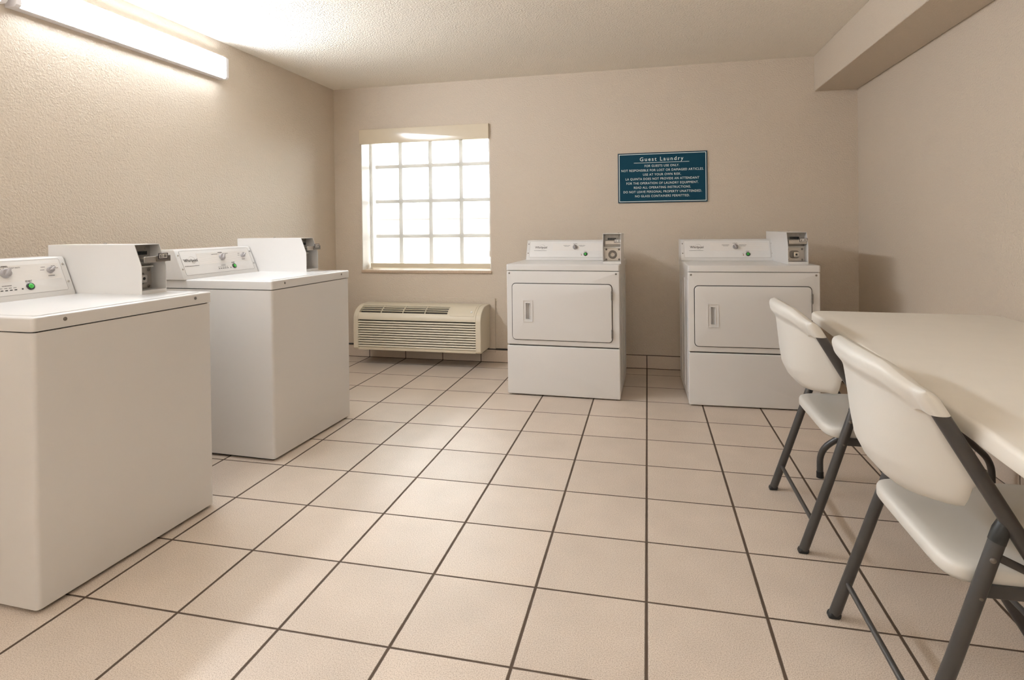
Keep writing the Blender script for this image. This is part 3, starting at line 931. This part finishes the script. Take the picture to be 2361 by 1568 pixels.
def bend(pts, r=.05, n=6):
    """polyline with rounded corners"""
    pts = [Vector(p) for p in pts]
    out = [pts[0]]
    for i in range(1, len(pts) - 1):
        a, b, c = pts[i - 1], pts[i], pts[i + 1]
        d1, d2 = (a - b), (c - b)
        q = min(r, d1.length * .45, d2.length * .45)
        p0, p2 = b + d1.normalized() * q, b + d2.normalized() * q
        for k in range(n + 1):
            t = k / n
            out.append(p0 * (1 - t) ** 2 + b * 2 * t * (1 - t) + p2 * t * t)
    out.append(pts[-1])
    return out
Rt = Matrix.Rotation(math.radians(-tb_rot), 4, 'Z')
def tl(x, y, z):
    v = Rt @ (Vector((x, y, 0)) - Vector((.733, .102, 0)))
    return (v.x, v.y, z)
for yy, yt2, dx in ((.022, -.16, 0), (-1.76, -1.60, -.095)):
    for xs, xm in ((.754, .985), (1.415, 1.185)):
        xs += dx; xm += dx
        pth = bend([tl(xs, yy, .0), tl(xs, yy, .125), tl(xm, yy + (yt2 - yy) * .45, .34), tl(xm, yt2, .70)], .07)
        lg = MB().tube(pth, .0135, 14).build('leg', M['frame'], tb)
        MB().cyl(tl(xs, yy, 0), tl(xs, yy, .028), .0152, 16).build('foot_cap', M['foot'], lg, bevel=.002)
    MB().cyl(tl(.985 + dx, yt2, .60), tl(1.185 + dx, yt2, .60), .010, 12).build('cross_bar', M['frame'], tb)

# ------------------------------------------------------------------ folding chairs
def smooth01(t):
    t = max(0.0, min(1.0, t)); return t * t * (3 - 2 * t)
def interp(tab, v):
    if v <= tab[0][0]: return tab[0][1]
    for (a, fa), (b, fb) in zip(tab[:-1], tab[1:]):
        if v <= b:
            t = smooth01((v - a) / (b - a)) * .35 + (v - a) / (b - a) * .65
            return fa + (fb - fa) * t
    return tab[-1][1]
HY = .248            # half spacing of the tubes
def tube_x(z): return .05 + (.77 - z) * .578
def folding_chair(label, loc):
    t = thing('folding_chair', label, 'chair', loc, 0, 'white folding chairs pulled up to the table')
    # --- front leg tubes run up the sides of the backrest
    for s in (-1, 1):
        y = s * (HY - .004)
        pts = [(tube_x(0.012), y, .012), (tube_x(.30), y, .30), (tube_x(.60), y, .60), (tube_x(.766), y, .766)]
        fl = MB().tube(pts, .0150, 16, squash=(.9, 1.05)).build('leg', M['frame'], t)
        d = Vector((tube_x(0) - tube_x(.1), 0, -.1)).normalized()
        MB().cyl((tube_x(.0), y, 0), (tube_x(.018), y, .018), .0162, 16).build('foot_cap', M['foot'], fl)
        # rear legs
        yr = s * HY * 1.0
        ry = yr - s * .002
        rl = MB().tube([(.004, ry, .010), (.085, ry * .995, .25), (.172, ry * .97, .518), (.180, ry * .97, .545)], [.0155, .0150, .0150, .0105], 16).build('leg', M['frame'], t)
        MB().prism([(-.0165, 0), (.0165, 0), (.0215, .016), (-.0105, .016)], ry - .0150, ry + .0150, 'y').build('foot_cap', M['foot'], rl, bevel=.006, seg=3)
        MB().tube([(.1645, ry * .97, .495), (.1725, ry * .97, .520), (.1815, ry * .97, .548)], [.0158, .0158, .0100], 16).build('end_cap', M['black'], rl)
        # link from rear leg to front tube, and the seat rail
        yl = s * (HY - .024)
        MB().tube([(.152, yl, .466), (.21, yl, .440), (.262, yl, .415)], .0085, 10, squash=(.4, 1)).build('link_bar', M['frame'], t)
        MB().prism([(.130, .372), (.130, .398), (.46, .400), (.46, .374)], min(s * (HY - .020), s * (HY - .030)), max(s * (HY - .020), s * (HY - .030)), 'y').build('seat_rail', M['frame'], t, bevel=.002)
        yo = s * (HY + .013)
        for px, pz in ((.151, .463), (.129, .384)):
            MB().lathe([(.006, 0), (.0055, .002), (.003, .0035), (.0002, .004)], mx=basis((px, s * (HY * .97 + .0125), pz), (1, 0, 0), (0, 0, s), (0, s, 0)), n=14).build('rivet', M['steeldark'], rl)
    for z, off, nm in ((.105, .036, 'stretcher'),):
        MB().cyl((off, -HY, z), (off, HY, z), .0075, 12).build(nm, M['frame'], t)
    MB().cyl((tube_x(.14), -HY, .14), (tube_x(.14), HY, .14), .0075, 12).build('stretcher', M['frame'], t)
    # --- backrest shell
    NV = 32
    cen = [(.50, .062), (.53, .046), (.56, .022), (.60, .004), (.66, -.004), (.72, -.008), (.78, -.012), (.84, -.016)]
    bm_ = MB()
    YP, YW = HY - .021, HY + .017
    def top_z(y):
        a = min(abs(y) / YP, 1.0)
        return .838 - .010 * a ** 2 - .034 * smooth01((a - .60) / .50) ** 1.2
    def mid_x(y, z):
        a = min(abs(y) / YP, 1.0)
        xe = tube_x(z) - .004
        return xe + (min(interp(cen, z), xe) - xe) * (1 - a ** 2.6)
    def shell(cols, nv, zlo, zhi, back, front):
        g = {}
        n_ = len(cols) - 1
        for sd in (-1, 1):
            for i_, y in enumerate(cols):
                za, zb2 = zlo(y), zhi(y)
                for j_ in range(nv + 1):
                    z = za + (zb2 - za) * j_ / nv
                    th = back(y, z, za, zb2) if sd < 0 else front(y, z, za, zb2)
                    g[sd, i_, j_] = bm_.bm.verts.new((mid_x(y, z) + sd * th, y, z))
        for i_ in range(n_):
            for j_ in range(nv):
                for sd in (-1, 1):
                    bm_.bm.faces.new((g[sd, i_, j_], g[sd, i_ + 1, j_], g[sd, i_ + 1, j_ + 1], g[sd, i_, j_ + 1]))
            for j_ in (0, nv):
                bm_.bm.faces.new((g[-1, i_, j_], g[-1, i_ + 1, j_], g[1, i_ + 1, j_], g[1, i_, j_]))
        for j_ in range(nv):
            for i_ in (0, n_):
                bm_.bm.faces.new((g[-1, i_, j_], g[1, i_, j_], g[1, i_, j_ + 1], g[-1, i_, j_ + 1]))
    def rnd_edge(d, r):
        return math.sqrt(max(0.0, 1 - ((r - min(max(d, 0), r)) / r) ** 2))
    pc = [YP * k / 20 for k in range(-20, 21)]
    zlo = lambda y: .522 + .022 * (abs(y) / YP) ** 2 + .060 * smooth01((abs(y) / YP - .80) / .20) ** 1.5
    pth = lambda y, z, a, b: .008 * max(rnd_edge(z - a, .012), .02)
    shell(pc, 26, zlo, lambda y: top_z(y) - .024, pth, pth)
    wc = [YW * k / 44 for k in range(-40, 41)]
    wc = [-YW, -YW * .996, -YW * .985, -YW * .96, -YW * .935] + wc + [YW * .935, YW * .96, YW * .985, YW * .996, YW]
    wgt = lambda y: smooth01((abs(y) - YP + .035) / .030)
    llo = lambda y: (top_z(y) - .072) * (1 - wgt(y)) + .747 * wgt(y)
    def lth(base, ext):
        def f(y, z, a, b):
            lip = smooth01((z - a) / .034)
            t0 = base + ext * lip
            w_ = wgt(y)
            t1 = t0 * (1 - w_) + .0212 * w_
            e = max(0.0, (abs(y) - (HY - .004)) / .021)
            q = math.sqrt(max(0.0, 1 - min(e, 1.0) ** 2.4))
            return max(t1 * rnd_edge(b - z, .026) * q, .0002)
        return f
    shell(wc, 18, llo, top_z, lth(.0084, .0156), lth(.0084, .0190))
    bmesh.ops.remove_doubles(bm_.bm, verts=bm_.bm.verts, dist=.00015)
    bk = bm_.build('backrest', M['plastic'], t, angle=60)
    # --- seat
    def seat_loop(ins, z, dish=0.0):
        o_ = []
        x0, x1 = .086 + ins, .515 - ins
        hwr = .222 - ins
        K = 72
        for k in range(K):
            a = 2 * math.pi * k / K
            ca, sa = math.cos(a), math.sin(a)
            e_ = .25
            px = (x0 + x1) / 2 + (x1 - x0) / 2 * math.copysign(abs(ca) ** e_, ca)
            py = hwr * math.copysign(abs(sa) ** e_, sa)
            fx = (px - .09) / .42
            zz = z + .012 * fx - .020 * max(0, 1 - (py / .20) ** 2) * math.sin(math.pi * min(1, max(0, fx))) * dish
            if fx < .12: zz += .006 * (1 - fx / .12) * dish
            o_.append((px, py, zz))
        return o_
    zs_ = .428
    ls = [seat_loop(.020, zs_ - .040), seat_loop(.006, zs_ - .038), seat_loop(0, zs_ - .030), seat_loop(0, zs_ - .011), seat_loop(.003, zs_ - .004), seat_loop(.010, zs_), seat_loop(.035, zs_ - .001, .25), seat_loop(.07, zs_ - .002, .6), seat_loop(.11, zs_ - .002, .9), seat_loop(.16, zs_ - .002, 1.0), seat_loop(.19, zs_ - .002, 1.0)]
    MB().rings(ls).build('seat', M['plastic'], t, angle=50)
    return t
folding_chair('white folding chair next to the dryer, partly hidden by the nearer chair', (.525, -.388, 0))
folding_chair('white folding chair closest to the viewer, overlapping the other chair', (.525, -1.221, 0))
